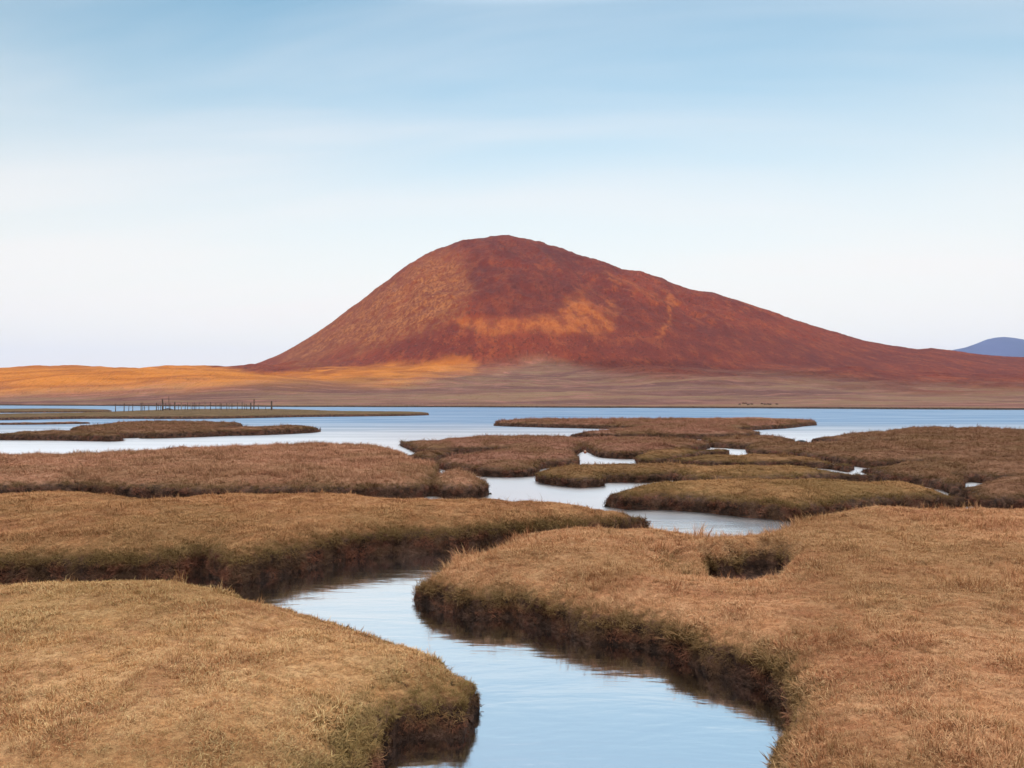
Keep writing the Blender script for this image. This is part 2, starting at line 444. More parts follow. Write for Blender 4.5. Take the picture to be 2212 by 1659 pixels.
ISL = [
 dict(key='A', H=0.42, ff=0.55, R=1.0, dome=.10, pal='gold', lobes=[
  "-700,1262t -300,1258t 0,1254t 150,1247t 300,1244t 390,1243t 440,1248t 500,1262t 560,1280t 640,1302t 720,1328t 800,1350t 850,1367t 900,1383t 950,1395t 990,1413t 1020,1438t 1043,1472t 1050,1510w 1042,1545w 1010,1588w 950,1596w 886,1600w 840,1640w 812,1690w 740,1780w 560,1900w 0,2000w -700,2100w"],
  label='golden brown turf bank with a rounded snout beside the winding creek'),
 dict(key='B', H=0.48, ff=0.62, R=1.0, dome=.08, pal='brown', lobes=[
  "-700,1085t -300,1080t 0,1074t 60,1067t 150,1062t 200,1062t 260,1069t 340,1077t 430,1077t 500,1071t 560,1068t 700,1070t 830,1075t 950,1080t 1040,1083t 1100,1085t 1200,1088t 1260,1093t 1310,1101t 1360,1114t 1388,1127t 1400,1144w 1380,1158w 1300,1168w 1150,1178w 1040,1188w 960,1196w 900,1196w 830,1201w 760,1210w 680,1225w 610,1243w 560,1256w 520,1265w 485,1264w 455,1248w 425,1238w 400,1250w 330,1258w 200,1262w 0,1266w -300,1268w -700,1270w"],
  label='long brown turf bank with a dark overhanging edge where the creek bends'),
 dict(key='C', H=0.42, ff=0.55, R=1.1, dome=.10, pal='rust', lobes=[
  "890,1262t 903,1244t 925,1228t 960,1205t 1000,1190t 1050,1173t 1110,1161t 1200,1151t 1300,1147t 1400,1147t 1470,1152t 1510,1160t 1535,1165t 1600,1159t 1680,1145t 1720,1126t 1780,1111t 1850,1102t 1950,1101t 2212,1102t 2500,1102t 2900,1105t 2900,2100w 1900,2000w 1660,1900w 1640,1780w 1655,1700w 1675,1655w 1692,1630w 1700,1600w 1697,1555w 1676,1518w 1634,1487w 1541,1461w 1473,1428w 1394,1404w 1303,1391w 1254,1385w 1205,1365w 1132,1351w 1096,1338w 1041,1338w 998,1333w 955,1322w 905,1306w 887,1295w"],
  pit="1518,1166t 1548,1173t 1590,1168t 1640,1160t 1690,1164t 1714,1178t 1694,1198t 1678,1219t 1640,1217t 1606,1225t 1552,1217t 1541,1195t",
  label='broad rust brown turf bank with a dark square pit near its far edge'),
 dict(key='D', H=0.42, ff=0.48, R=1.1, dome=.12, pal='pink', lobes=[
  "-700,986t -300,986t 0,985t 100,984t 200,982t 300,977t 345,972t 375,968t 450,969t 560,965t 640,961t 700,960t 770,961t 830,964t 870,972t 900,985t 930,998t 950,1016w 950,1045w 942,1066w 900,1079w 700,1083w 430,1085w 345,1081w 250,1079w 170,1073w 100,1075w 0,1079w -300,1080w -700,1082w",
  "926,1032t 950,1021t 985,1016t 1030,1022t 1060,1036t 1071,1055w 1067,1070w 1040,1078w 985,1081w 944,1077w 924,1060w"],
  label='pinkish brown grassy island with a tufted point, along the far side of the long bank'),
 dict(key='E', H=0.34, ff=0.45, R=1.0, dome=.10, pal='pinkbrown', lobes=[
  "862,962w 866,958t 911,953t 967,948t 1020,944t 1083,943t 1176,944t 1230,943t 1262,950t 1262,972w 1245,985w 1200,990w 1120,988w 1083,979w 1030,980w 960,982w 905,982w 880,972w",
  "874,990w 880,982t 905,976t 960,972t 1030,971t 1062,973t 1060,978w 1000,985w 962,994w 935,1004w 905,1001w",
  "934,1008w 940,1000t 965,988t 1010,978t 1100,970t 1180,968t 1228,972t 1245,988w 1256,1004w 1240,1010w 1178,1013w 1163,1028w 1110,1032w 1051,1031w 990,1024w 955,1016w",
  "1226,958w 1228,950t 1280,946t 1395,946t 1476,950t 1520,960t 1537,968w 1500,976w 1440,985w 1370,992w 1326,991w 1289,988w 1268,978w 1255,970w"],
  label='lobed pink and olive turf island wrapped round a small pale pool'),
 dict(key='F', H=0.38, ff=0.60, R=1.1, dome=.10, pal='pinkbrown', lobes=[
  "1066,920w 1075,914t 1089,909t 1145,906t 1333,906t 1430,904t 1555,903t 1630,902t 1708,905t 1739,905.5t 1763,909t 1765,919w 1739,921w 1708,925w 1633,929.5w 1600,932w 1450,932w 1333,928w 1270,926w 1145,923w",
  "1226,946w 1232,941t 1255,934t 1300,930t 1333,926t 1450,922t 1580,924t 1617,930t 1635,936t 1645,944w 1614,947w 1521,949w 1500,950w 1400,948w 1300,948w"],
  label='long low brown island reaching out into the open bay with a thin pointed end'),
 dict(key='H', H=0.30, ff=0.45, R=.9, dome=.08, pal='olive', lobes=[
  "1368,998w 1372,988t 1395,976t 1458,970t 1521,970t 1552,973t 1578,981w 1567,985w 1521,987w 1440,1004w 1380,1006w"],
  label='small cushion shaped olive island closing one end of the pale pool'),
 dict(key='I', H=0.28, ff=0.45, R=.9, dome=.08, pal='olive', lobes=[
  "1434,1004w 1440,997t 1458,990t 1520,985t 1614,984t 1708,987t 1771,990t 1817,999t 1849,1013w 1830,1021w 1786,1014w 1708,1010w 1614,1012w 1521,1010w"],
  label='narrow olive turf strip lying just behind the broad olive mound'),
 dict(key='J', H=0.32, ff=0.50, R=.8, dome=.06, pal='olive', lobes=[
  "1155,1038w 1157,1027t 1170,1015t 1201,1008t 1301,1005t 1426,1005t 1555,1006t 1555,1020w 1500,1032w 1467,1036w 1440,1042w 1395,1044w 1314,1044w 1311,1051w 1258,1055w 1223,1053w 1166,1046w"],
  label='thin olive peninsula with a blunt undercut end between two pale water channels'),
 dict(key='K', H=0.42, ff=0.45, R=1.2, dome=.10, pal='olivegold', lobes=[
  "1450,1040w 1467,1024t 1521,1010t 1614,1008t 1739,1009t 1833,1020t 1896,1031t 1914,1043w 1895,1047w 1800,1048w 1650,1060w 1500,1056w",
  "1293,1093w 1296,1083t 1317,1067t 1364,1052t 1426,1043t 1500,1038t 1700,1038t 1927,1044t 1989,1046t 2036,1055t 2052,1064t 2083,1071t 2097,1090w 2083,1100w 2021,1105w 1958,1105w 1850,1115w 1780,1125w 1721,1128w 1646,1122w 1583,1117w 1521,1110w 1426,1103w 1348,1103w"],
  label='broad olive gold mound of turf with a smooth rounded edge above pale water'),
 dict(key='L', H=0.33, ff=0.45, R=1.2, dome=.10, pal='dark', lobes=[
  "1747,955w 1752,949t 1780,943t 1833,937t 1896,932t 1936,927.5t 2021,924t 2083,926t 2146,927t 2212,930t 2500,934t 2900,940t 2900,985w 2500,985w 2212,985w 2000,978w 1920,962w 1830,960w",
  "1608,968w 1614,960t 1661,955t 1720,957t 1800,955t 1936,955t 2200,965t 2500,970t 2900,970t 2900,1015w 2500,1015w 2200,1010w 1950,1010w 1885,1012w 1800,1003w 1708,989w 1619,984w",
  "1514,952w 1521,948t 1583,945t 1677,945t 1705,949t 1718,959w 1690,968w 1640,970w 1605,971w 1570,969w 1533,967w",
  "1852,1018w 1853,1010t 1896,1006t 1940,1002t 2000,996t 2212,990t 2500,990t 2900,990t 2900,1055w 2500,1055w 2300,1052w 2140,1048w 2099,1043w 2085,1066w 2071,1070w 2049,1067w 1990,1052w 1911,1042w 1880,1030w"],
  label='wide dark brown hummocky marsh spreading back to the open bay'),
 dict(key='O', H=0.42, ff=0.50, R=.9, dome=.08, pal='dark', lobes=[
  "2040,1074w 2056,1058t 2090,1044t 2130,1033t 2212,1028t 2500,1030t 2900,1030t 2900,1110w 2500,1110w 2212,1108w 2150,1112w 2100,1106w 2085,1085w"],
  label='steep sided dark turf block between the olive gold mound and the rust brown bank'),
 dict(key='P', H=0.42, ff=0.68, R=1.2, dome=.10, pal='dark', lobes=[
  "150,935w 180,921t 243,914t 310,911t 443,912t 522,915t 531,920t 528,924w 480,930w 430,940w 272,947w 200,945w",
  "380,935w 400,928t 443,925t 575,922t 642,919.5t 682,921t 691,928w 686,934w 575,940w 487,942w 440,944w 354,947w 300,947w",
  "-900,942t -250,940t 0,936t 60,933t 110,930t 180,932t 240,936t 270,943t 271,952w 239,954w 133,952w 0,951w -250,950w -900,950w"],
  label='dark brown three lobed island with a blunt finger pointing into the bay'),
 dict(key='S', H=.22, ff=.5, R=1.0, dome=.02, pal='dark', lobes=[
  "-900,913t -250,913t 0,912.5t 120,913t 195,915w 120,917w 0,918w -250,918w -900,918w"],
  label='thin dark sliver of turf barely rising out of the bay'),
 dict(key='Q', H=0.38, ff=0.70, R=1.5, dome=.10, pal='farolive', lobes=[
  "-900,897t -250,896t 0,894t 133,892t 243,889t 320,886t 400,884t 575,883.5t 664,885t 753,888t 880,889t 915,890t 926,897w 850,899w 664,901w 443,905w 177,905w 0,908w -250,910w -900,910w"],
  label='long flat olive spit carrying the wooden fence'),
 dict(key='R', H=0.32, ff=0.70, R=1.5, dome=.05, pal='farolive', lobes=[
  "-900,884.5t -250,884t 0,883t 130,882.5t 215,884t 240,888w 215,890w 0,892w -250,892w -900,892w"],
  label='low brown strip of marsh across the water behind the fence spit'),
]

def catmull(p, n=5):
    p0 = np.roll(p, 1, 0); p1 = p; p2 = np.roll(p, -1, 0); p3 = np.roll(p, -2, 0)
    seg = np.linalg.norm(p2 - p1, axis=1)
    out = []
    for t in np.arange(n) / n:
        # centripetal-ish: limit tangents to the segment length
        def tan(a, bb, l):
            d = bb - a; L = np.linalg.norm(d, axis=1) + 1e-9
            return d / L[:, None] * np.minimum(L * 0.5, l)[:, None]
        m1 = tan(p0, p2, seg); m2 = tan(p1, p3, seg)
        t2, t3 = t * t, t ** 3
        out.append((2 * t3 - 3 * t2 + 1) * p1 + (t3 - 2 * t2 + t) * m1 + (-2 * t3 + 3 * t2) * p2 + (t3 - t2) * m2)
    return np.stack(out, 1).reshape(-1, 2)

def outline(s, H, R):
    pts = []
    raw = P_(s)
    wx = sorted((x, px_ground(x, y, 0.0)[1]) for x, y, f in raw if f == 'w')
    wx = np.array(wx)
    for x, y, f in raw:
        if f == 'w':
            pts.append(px_ground(x, y, 0.0))
        else:
            p = px_ground(x, y, H)
            p = p * (1 + (0.75 if p[1] > 10 else 0.35) * min(R, 1.2) / np.linalg.norm(p))
            # a rim never lies in front of the waterline below it
            dmin = np.interp(x, wx[:, 0], wx[:, 1]) + min(0.7, 0.28 + 0.006 * p[1])
            if p[1] < dmin:
                k = raw.index((x, y, f))
                if raw[k - 1][2] == 'w' or raw[(k + 1) % len(raw)][2] == 'w': continue
                p = p * (dmin / p[1])
            pts.append(p)
    return catmull(np.array(pts))

STEP = 0.0034
def rise(d, H, ff, R):
    t = np.clip(d / R, 0, 1)
    z = H * (ff * (1 - np.exp(-np.clip(d, 0, None) / 0.07)) + (1 - ff) * (1 - (1 - t) ** 2.2))
    return np.where(d > 0, z, np.maximum(d * 5.0, -0.9))

def build_island(I):
    H, ff, R = I['H'], I['ff'], I['R']
    polys = [outline(s, H, R) for s in I['lobes']]
    allp = np.concatenate(polys)
    y0, y1 = max(allp[:, 1].min() - 0.5, 3.2), allp[:, 1].max() + 0.8
    uu = allp[:, 0] / allp[:, 1]
    u0, u1 = max(uu.min() - 0.03, -0.86), min(uu.max() + 0.03, 0.86)
    us = np.arange(u0, u1 + STEP, STEP)
    ratio = STEP * 0.9
    nr = int(math.log(y1 / y0) / ratio) + 2
    ys = y0 * np.exp(np.arange(nr) * ratio)
    U, Y = np.meshgrid(us, ys); X = U * Y
    pts = np.stack([X.ravel(), Y.ravel()], 1)
    x, y = pts[:, 0], pts[:, 1]
    seed = ord(I['key'])
    dist = np.hypot(x, y)
    wob = 0.05 * fbm(x, y, 0.9, 3, seed) + (0.07 * np.abs(fbm(x, y, 0.24, 3, seed + 9)) - 0.03) * (dist < 30)
    z = None; dmax = None
    for k, pl in enumerate(polys):
        d = poly_sdf(pl, pts) + wob
        if 'pit' in I:
            pit = catmull(np.array([px_ground(a, bb, H + 0.05) for a, bb, f in P_(I['pit'])]))
            dp = poly_sdf(pit, pts) + 0.5 * wob
        zk = rise(d, H, ff, R) + I['dome'] * (1 - np.exp(-np.clip(d, 0, None) / (2.5 * R)))
        if 'pit' in I:
            zk = np.minimum(zk, rise(-dp, H + 0.12, 0.72, 0.45)); d = np.minimum(d, -dp)
        z = zk if z is None else np.maximum(z, zk)
        dmax = d if dmax is None else np.maximum(dmax, d)
    ins = sstep(0.02, 0.5, dmax)
    lump = fbm(x, y, 1.6, 3, seed + 20) * 0.045 + fbm(x, y, 0.42, 3, seed + 30) * 0.022 * (dist < 40)
    if I['key'] in 'L':
        lump = lump + np.clip(fbm(x, y, 2.2, 3, 77), -0.2, 1) * 0.10
    z = z + lump * (0.25 + 0.75 * ins) * (dmax > 0)
    if 'pit' in I:
        z = np.where(dp > -0.1, np.maximum(z, 0.03 + 0.02 * fbm(x, y, 0.3, 2, 5)), z)
    if I['key'] == 'C':
        h0 = px_ground(1465, 1205, H)
        z = z - 0.22 * np.exp(-np.abs((x - h0[0]) / 0.42) ** 2.5 - np.abs((y - h0[1] - 0.2) / 0.8) ** 2.5)
    if 'pit' in I:
        h1 = px_ground(1612, 1236, H)
        z = z - 0.10 * np.exp(-((x - h1[0]) / 0.75) ** 2 - ((y - h1[1] + 0.25) / 0.8) ** 2) * (dp < 0)
    if I['key'] == 'A':   # the turf slumps towards the creek
        h0 = px_ground(800, 1640, 0.2)
        z = z - 0.10 * np.exp(-(((x - h0[0]) / 0.7) ** 2 + ((y - h0[1]) / 0.9) ** 2)) * (dmax > 0.1)
    dg = dmax.reshape(U.shape)
    du = np.gradient(dg, us, axis=1); dyp = np.gradient(dg, ys, axis=0)
    gx = du / Y; gy = dyp - U * gx
    gl_ = np.hypot(gx, gy) + 1e-6; gx = (gx / gl_).ravel(); gy = (gy / gl_).ravel()
    near = np.clip(40 / dist, 0.0, 1.0)
    un = ((0.03 if I['key'] in 'ABC' else 0.09) * (1 - sstep(0.0, 0.55 * H, z)) - 0.04 * np.exp(-((z - 0.62 * H) / (0.22 * H)) ** 2)) * near
    un = un * (1 + 0.8 * fbm(x, y, 0.5, 3, seed + 50))
    x = x + gx * un; y = y + gy * un
    mask = (dmax > -0.18 - 0.006 * dist).reshape(U.shape)
    fcs, used = grid_faces(mask)
    V = np.stack([x, y, z], 1)[used]
    return V, fcs, dmax[used]

# ---- turf colours: straw, rust, olive, green shares for every palette
PALS = {  # (light straw, mid, dark, accent), weight of accent
 'gold': ((.68, .415, .205), (.55, .295, .125), (.35, .15, .065), (.27, .19, .065), .2),
 'brown': ((.55, .305, .145), (.43, .21, .090), (.27, .112, .048), (.19, .13, .048), .26),
 'rust': ((.64, .36, .19), (.52, .255, .118), (.35, .14, .065), (.26, .17, .065), .24),
 'pink': ((.55, .305, .19), (.42, .20, .112), (.25, .108, .058), (.21, .135, .055), .22),
 'pinkbrown': ((.43, .225, .155), (.30, .140, .086), (.19, .083, .046), (.18, .11, .042), .36),
 'olive': ((.38, .215, .10), (.28, .145, .060), (.17, .082, .036), (.16, .105, .036), .34),
 'olivegold': ((.49, .285, .13), (.37, .195, .080), (.22, .105, .043), (.19, .125, .042), .34),
 'dark': ((.34, .185, .110), (.24, .120, .064), (.15, .066, .036), (.145, .09, .034), .32),
 'farolive': ((.20, .13, .062), (.145, .088, .042), (.10, .055, .028), (.10, .075, .028), .36),
}
def cover_colour(q, pos, pal):
    hi, mid, lo, acc, wacc = pal
    nA = q.noise(pos, 0.9, 4, 0.6); nB = q.noise(pos, 5.0, 4, 0.6); nC = q.noise(pos, 0.33, 3, 0.5)
    c = q.mix(q.ramp(nB, 0.32, 0.68), mid, hi)
    c = q.mix(q.ramp(nA, 0.44, 0.66, 0, 0.85), c, lo)
    c = q.mix(q.ramp(q.noise(pos, 2.3, 5, 0.7), 0.52, 0.66, 0, 0.6), c, tuple(v * 0.8 for v in lo))
    c = q.mix(q.math('MULTIPLY', q.ramp(q.math('ADD', nC, q.math('MULTIPLY', nB, 0.35)), 0.60, 0.80), wacc * 2), c, acc)
    return c

def turf_mat(name, pal, H, dk=1.0):
    m, nt, b = nodes(name); q = NT(nt)
    g = q.n('ShaderNodeNewGeometry'); pos = g.outputs['Position']
    c = cover_colour(q, pos, pal)
    fine = q.noise(pos, 28.0, 4, 0.65)
    c = q.mix(q.ramp(fine, 0.35, 0.7, 0.0, 0.55), c, tuple(v * 0.45 for v in pal[2]))
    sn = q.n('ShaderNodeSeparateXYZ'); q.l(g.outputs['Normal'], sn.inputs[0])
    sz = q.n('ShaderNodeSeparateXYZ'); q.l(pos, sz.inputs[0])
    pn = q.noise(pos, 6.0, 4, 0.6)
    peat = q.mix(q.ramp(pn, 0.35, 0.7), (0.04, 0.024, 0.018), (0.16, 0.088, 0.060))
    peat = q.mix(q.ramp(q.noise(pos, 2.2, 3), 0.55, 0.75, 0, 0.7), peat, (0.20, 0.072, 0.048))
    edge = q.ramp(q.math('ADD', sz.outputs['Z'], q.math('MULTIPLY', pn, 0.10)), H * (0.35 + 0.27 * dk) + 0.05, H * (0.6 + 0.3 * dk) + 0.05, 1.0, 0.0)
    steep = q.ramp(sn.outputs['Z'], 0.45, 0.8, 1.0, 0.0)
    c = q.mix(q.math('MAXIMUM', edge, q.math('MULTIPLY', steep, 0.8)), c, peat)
    q.l(c, b.inputs['Base Color'])
    bp = q.n('ShaderNodeBump'); bp.inputs['Strength'].default_value = 1.0; bp.inputs['Distance'].default_value = 0.05
    q.l(q.math('ADD', fine, q.noise(pos, 9.0, 4, 0.6)), bp.inputs['Height']); q.l(bp.outputs[0], b.inputs['Normal'])
    return m

def grass_mat(name, pal, H, dk=1.0):
    m, nt, b = nodes(name); q = NT(nt)
    g = q.n('ShaderNodeNewGeometry'); pos = g.outputs['Position']
    c = cover_colour(q, pos, pal)
    uv = q.n('ShaderNodeUVMap', uv_map='blade'); su = q.n('ShaderNodeSeparateXYZ'); q.l(uv.outputs[0], su.inputs[0])
    oi = q.n('ShaderNodeObjectInfo')
    c = q.mix(q.ramp(su.outputs[0], 0.55, 1.0, 0, 0.55), c, tuple(min(v * 1.35, .7) for v in pal[0]))
    c = q.mix(q.ramp(su.outputs[0], 0.45, 0.0, 0, 0.6), c, pal[2])
    c = q.mix(q.ramp(oi.outputs['Random'], 0.86, 0.98, 0, 0.7), c, tuple(v * 0.9 for v in pal[3]))
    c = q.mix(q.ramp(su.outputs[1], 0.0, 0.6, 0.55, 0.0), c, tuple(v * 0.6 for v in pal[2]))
    gz = q.n('ShaderNodeSeparateXYZ'); q.l(pos, gz.inputs[0])
    c = q.mix(q.ramp(q.math('ADD', gz.outputs['Z'], q.math('MULTIPLY', q.noise(pos, 7.0, 5, 0.7), 0.30)), H * (0.52 + 0.2 * dk) + 0.15, H * (0.86 + 0.12 * dk) + 0.15, 0.75, 0.0), c, tuple(v * 0.7 for v in pal[3]))  # blades near the water darkened: wetter plants, plus bank-face shade painted in
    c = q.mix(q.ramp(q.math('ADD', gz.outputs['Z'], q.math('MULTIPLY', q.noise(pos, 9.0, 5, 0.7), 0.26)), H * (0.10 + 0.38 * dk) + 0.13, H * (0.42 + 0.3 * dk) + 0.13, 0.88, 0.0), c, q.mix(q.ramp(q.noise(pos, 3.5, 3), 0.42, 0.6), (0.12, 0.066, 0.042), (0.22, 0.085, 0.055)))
    q.l(c, b.inputs['Base Color'])
    return m
DK = {'A': 0.1, 'B': 0.6, 'C': 0.1}  # how far peat and painted face shade climb each bank
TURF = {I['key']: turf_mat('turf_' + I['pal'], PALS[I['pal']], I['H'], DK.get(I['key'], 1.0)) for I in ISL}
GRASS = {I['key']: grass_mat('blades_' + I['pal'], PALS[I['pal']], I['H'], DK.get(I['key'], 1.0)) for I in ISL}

# ---- tuft prototypes (unlinked objects, used only as instances)
def tuft_mesh(name, n, rad, l0, l1, lean0, lean1, width, seed):
    r = np.random.default_rng(seed)
    V, Fs, uv = [], [], []
    for k in range(n):
        a = r.random() * 2 * math.pi; rr = rad * math.sqrt(r.random())
        bx, by = rr * math.cos(a), rr * math.sin(a)
        L = l0 + (l1 - l0) * r.random() ** 1.4
        az = r.random() * 2 * math.pi
        th = math.radians(lean0 + (lean1 - lean0) * r.random()); th2 = th + math.radians(10 + 45 * r.random())
        dx, dy = math.cos(az), math.sin(az)
        sx, sy = -dy * width / 2, dx * width / 2
        p0 = np.array([bx, by, -0.008])
        p1 = p0 + L * 0.55 * np.array([dx * math.sin(th), dy * math.sin(th), math.cos(th)])
        p2 = p1 + L * 0.45 * np.array([dx * math.sin(th2), dy * math.sin(th2), max(math.cos(th2), -0.2)])
        i = len(V); w = np.array([sx, sy, 0])
        V += [p0 - w, p0 + w, p1 - w * .8, p1 + w * .8, p2]
        Fs += [(i, i + 1, i + 3, i + 2), (i + 2, i + 3, i + 4)]
        rv = r.random()
        uv += [(rv, 0), (rv, 0), (rv, .55), (rv, 0.0), (rv, .55), (rv, .55), (rv, 1)]
        uv[-7:] = [(rv, 0), (rv, 0), (rv, .55), (rv, .55), (rv, .55), (rv, .55), (rv, 1)]
    me = bpy.data.meshes.new(name)
    me.from_pydata([tuple(v) for v in V], [], Fs)
    l = me.uv_layers.new(name='blade')
    l.data.foreach_set('uv', np.array(uv, dtype=np.float32).ravel())
    return me

PROTO = {}
def protos(pal):
    if pal in PROTO: return PROTO[pal]
    c = bpy.data.collections.new('tufts_' + pal)
    for i in range(4):
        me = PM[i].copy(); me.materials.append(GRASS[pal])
        o = bpy.data.objects.new('a_turf_%d' % i, me); c.objects.link(o)
    for i in range(3):
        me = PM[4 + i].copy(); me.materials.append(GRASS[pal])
        o = bpy.data.objects.new('b_tall_%d' % i, me); c.objects.link(o)
    PROTO[pal] = c
    return c
PM = [tuft_mesh('turf_blades', 30, 0.050, 0.030, 0.075, 15, 80, 0.0042, 100 + i) for i in range(4)] + \
     [tuft_mesh('tall_blades', 16, 0.035, 0.07, 0.17, 3, 38, 0.0040, 200 + i) for i in range(3)]

def grass_nodes(pal):
    ng = bpy.data.node_groups.new('grow_' + pal, 'GeometryNodeTree')
    ng.interface.new_socket('Geometry', in_out='INPUT', socket_type='NodeSocketGeometry')
    ng.interface.new_socket('Geometry', in_out='OUTPUT', socket_type='NodeSocketGeometry')
    N = ng.nodes; L = ng.links
    gi = N.new('NodeGroupInput'); go = N.new('NodeGroupOutput')
    ci = N.new('GeometryNodeCollectionInfo'); ci.inputs['Collection'].default_value = protos(pal)
    ci.inputs['Separate Children'].default_value = True; ci.inputs['Reset Children'].default_value = True
    ip = N.new('GeometryNodeInstanceOnPoints'); ip.inputs['Pick Instance'].default_value = True
    mp = N.new('GeometryNodeMeshToPoints')
    def attr(nm, ty):
        a = N.new('GeometryNodeInputNamedAttribute'); a.data_type = ty; a.inputs['Name'].default_value = nm
        return a.outputs['Attribute']
    L.new(gi.outputs[0], mp.inputs['Mesh']); L.new(mp.outputs[0], ip.inputs['Points'])
    L.new(ci.outputs[0], ip.inputs['Instance'])
    L.new(attr('pick', 'INT'), ip.inputs['Instance Index'])
    L.new(attr('spin', 'FLOAT_VECTOR'), ip.inputs['Rotation'])
    L.new(attr('size', 'FLOAT_VECTOR'), ip.inputs['Scale'])
    L.new(ip.outputs[0], go.inputs[0])
    return ng
GNODE = {}
TALL = {'A': .015, 'B': .02, 'C': .09, 'D': .4, 'E': .22, 'F': .22, 'K': .03, 'L': .12}
NG = 0
def add_grass(I, V, fcs, d, parent):
    global NG
    tri = np.concatenate([fcs[:, [0, 1, 2]], fcs[:, [0, 2, 3]]])
    a, b_, c = V[tri[:, 0]], V[tri[:, 1]], V[tri[:, 2]]
    nrm = np.cross(b_ - a, c - a); area = np.linalg.norm(nrm, axis=1) / 2 + 1e-12
    nrm = nrm / (2 * area[:, None]); nrm[nrm[:, 2] < 0] *= -1
    cen = (a + b_ + c) / 3
    dist = np.hypot(cen[:, 0], cen[:, 1])
    dens = np.where(dist < 9, 1000, 1000 * (9 / dist) ** 1.3)
    dens = np.where(dist > 75, 0, dens)
    rimz = 0.5 * I['H'] + 0.05 * np.sin(cen[:, 0] * 9) * np.cos(cen[:, 1] * 7)
    dens = dens * np.where(cen[:, 2] > rimz, 1.0, np.where(cen[:, 2] > 0.045, 0.9 if I['key'] in 'ABC' else 0.5, 0.0)) * np.where(np.abs(cen[:, 0] / cen[:, 1]) < 0.76, 1, 0)
    dens = dens * np.where(cen[:, 1] < 3.6, 0, 1)
    if 'pit' in I:
        pit = catmull(np.array([px_ground(u_, v_, I['H'] + 0.05) for u_, v_, f_ in P_(I['pit'])]))
        dens = dens * np.where(poly_sdf(pit, cen[:, :2]) > -0.03, 0.0, 1.0)
    w = area * dens
    n = int(w.sum())
    if n < 50: return
    cs = np.cumsum(w); idx = np.searchsorted(cs, RNG.random(n) * cs[-1]).clip(0, len(tri) - 1)
    r1, r2 = RNG.random(n), RNG.random(n)
    fl = r1 + r2 > 1; r1[fl], r2[fl] = 1 - r1[fl], 1 - r2[fl]
    p = a[idx] + (b_[idx] - a[idx]) * r1[:, None] + (c[idx] - a[idx]) * r2[:, None]
    nn = nrm[idx] * 0.75 + np.array([0, 0, 0.35]) + RNG.normal(0, 0.10, (n, 3))
    nn /= np.linalg.norm(nn, axis=1)[:, None]
    # euler XYZ that carries +Z to nn with a random spin first: R = Ry(b)Rx.. expressed through a rotation matrix
    spin = RNG.random(n) * 2 * np.pi
    t = np.cross(np.tile([[0.0, 1.0, 0.0]], (n, 1)), nn); t /= np.linalg.norm(t, axis=1)[:, None] + 1e-9
    bt = np.cross(nn, t)
    xa = t * np.cos(spin)[:, None] + bt * np.sin(spin)[:, None]
    ya = np.cross(nn, xa)
    ey = -np.arcsin(np.clip(xa[:, 2], -1, 1)); ex = np.arctan2(ya[:, 2], nn[:, 2]); ez = np.arctan2(xa[:, 1], xa[:, 0])
    ds = dist[idx]
    tall = RNG.random(n) < (TALL.get(I['key'], .08) * (0.25 + 1.5 * sstep(-0.1, 0.5, fbm(p[:, 0], p[:, 1], 2.2, 2, 301))))
    pick = np.where(tall, RNG.integers(4, 7, n), RNG.integers(0, 4, n))
    size = 0.66 * np.clip((ds / 9) ** 0.58, 0.9, 3.6) * RNG.uniform(0.7, 1.35, n)
    size = size * np.where((p[:, 2] < 0.8 * I['H']) & (ds < 16), RNG.uniform(0.9, 1.7, n), 1.0)
    size = size * (0.68 + 0.75 * sstep(-0.35, 0.6, fbm(p[:, 0], p[:, 1], 0.7, 4, 401, 0.65)))
    sv = np.stack([size, size, size * np.where(ds > 12, np.clip(12 / ds, .5, 1) ** .6, 1)], 1)
    me = bpy.data.meshes.new('grass')
    me.vertices.add(n); me.vertices.foreach_set('co', p.astype(np.float32).ravel())
    me.attributes.new('pick', 'INT', 'POINT').data.foreach_set('value', pick.astype(np.int32))
    me.attributes.new('spin', 'FLOAT_VECTOR', 'POINT').data.foreach_set('vector', np.stack([ex, ey, ez], 1).astype(np.float32).ravel())
    me.attributes.new('size', 'FLOAT_VECTOR', 'POINT').data.foreach_set('vector', sv.astype(np.float32).ravel())
    me.update()
    o = bpy.data.objects.new('grass', me); COL.objects.link(o); o.parent = parent
    o['kind'] = 'stuff'
    pal = I['key']
    if pal not in GNODE: GNODE[pal] = grass_nodes(pal)
    md = o.modifiers.new('grow', 'NODES'); md.node_group = GNODE[pal]
    NG += n

HEIGHT = {}
for I in ISL:
    V, fcs, d = build_island(I)
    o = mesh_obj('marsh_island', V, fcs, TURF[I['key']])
    tag(o, I['label'], 'marsh island', 'turf islands of the salt marsh')
    HEIGHT[I['key']] = V
    add_grass(I, V, fcs, d, o)

def ground_z(key, x, y):
    V = HEIGHT[key]
    k = np.argmin((V[:, 0] - x) ** 2 + (V[:, 1] - y) ** 2)
    return float(V[k, 2])

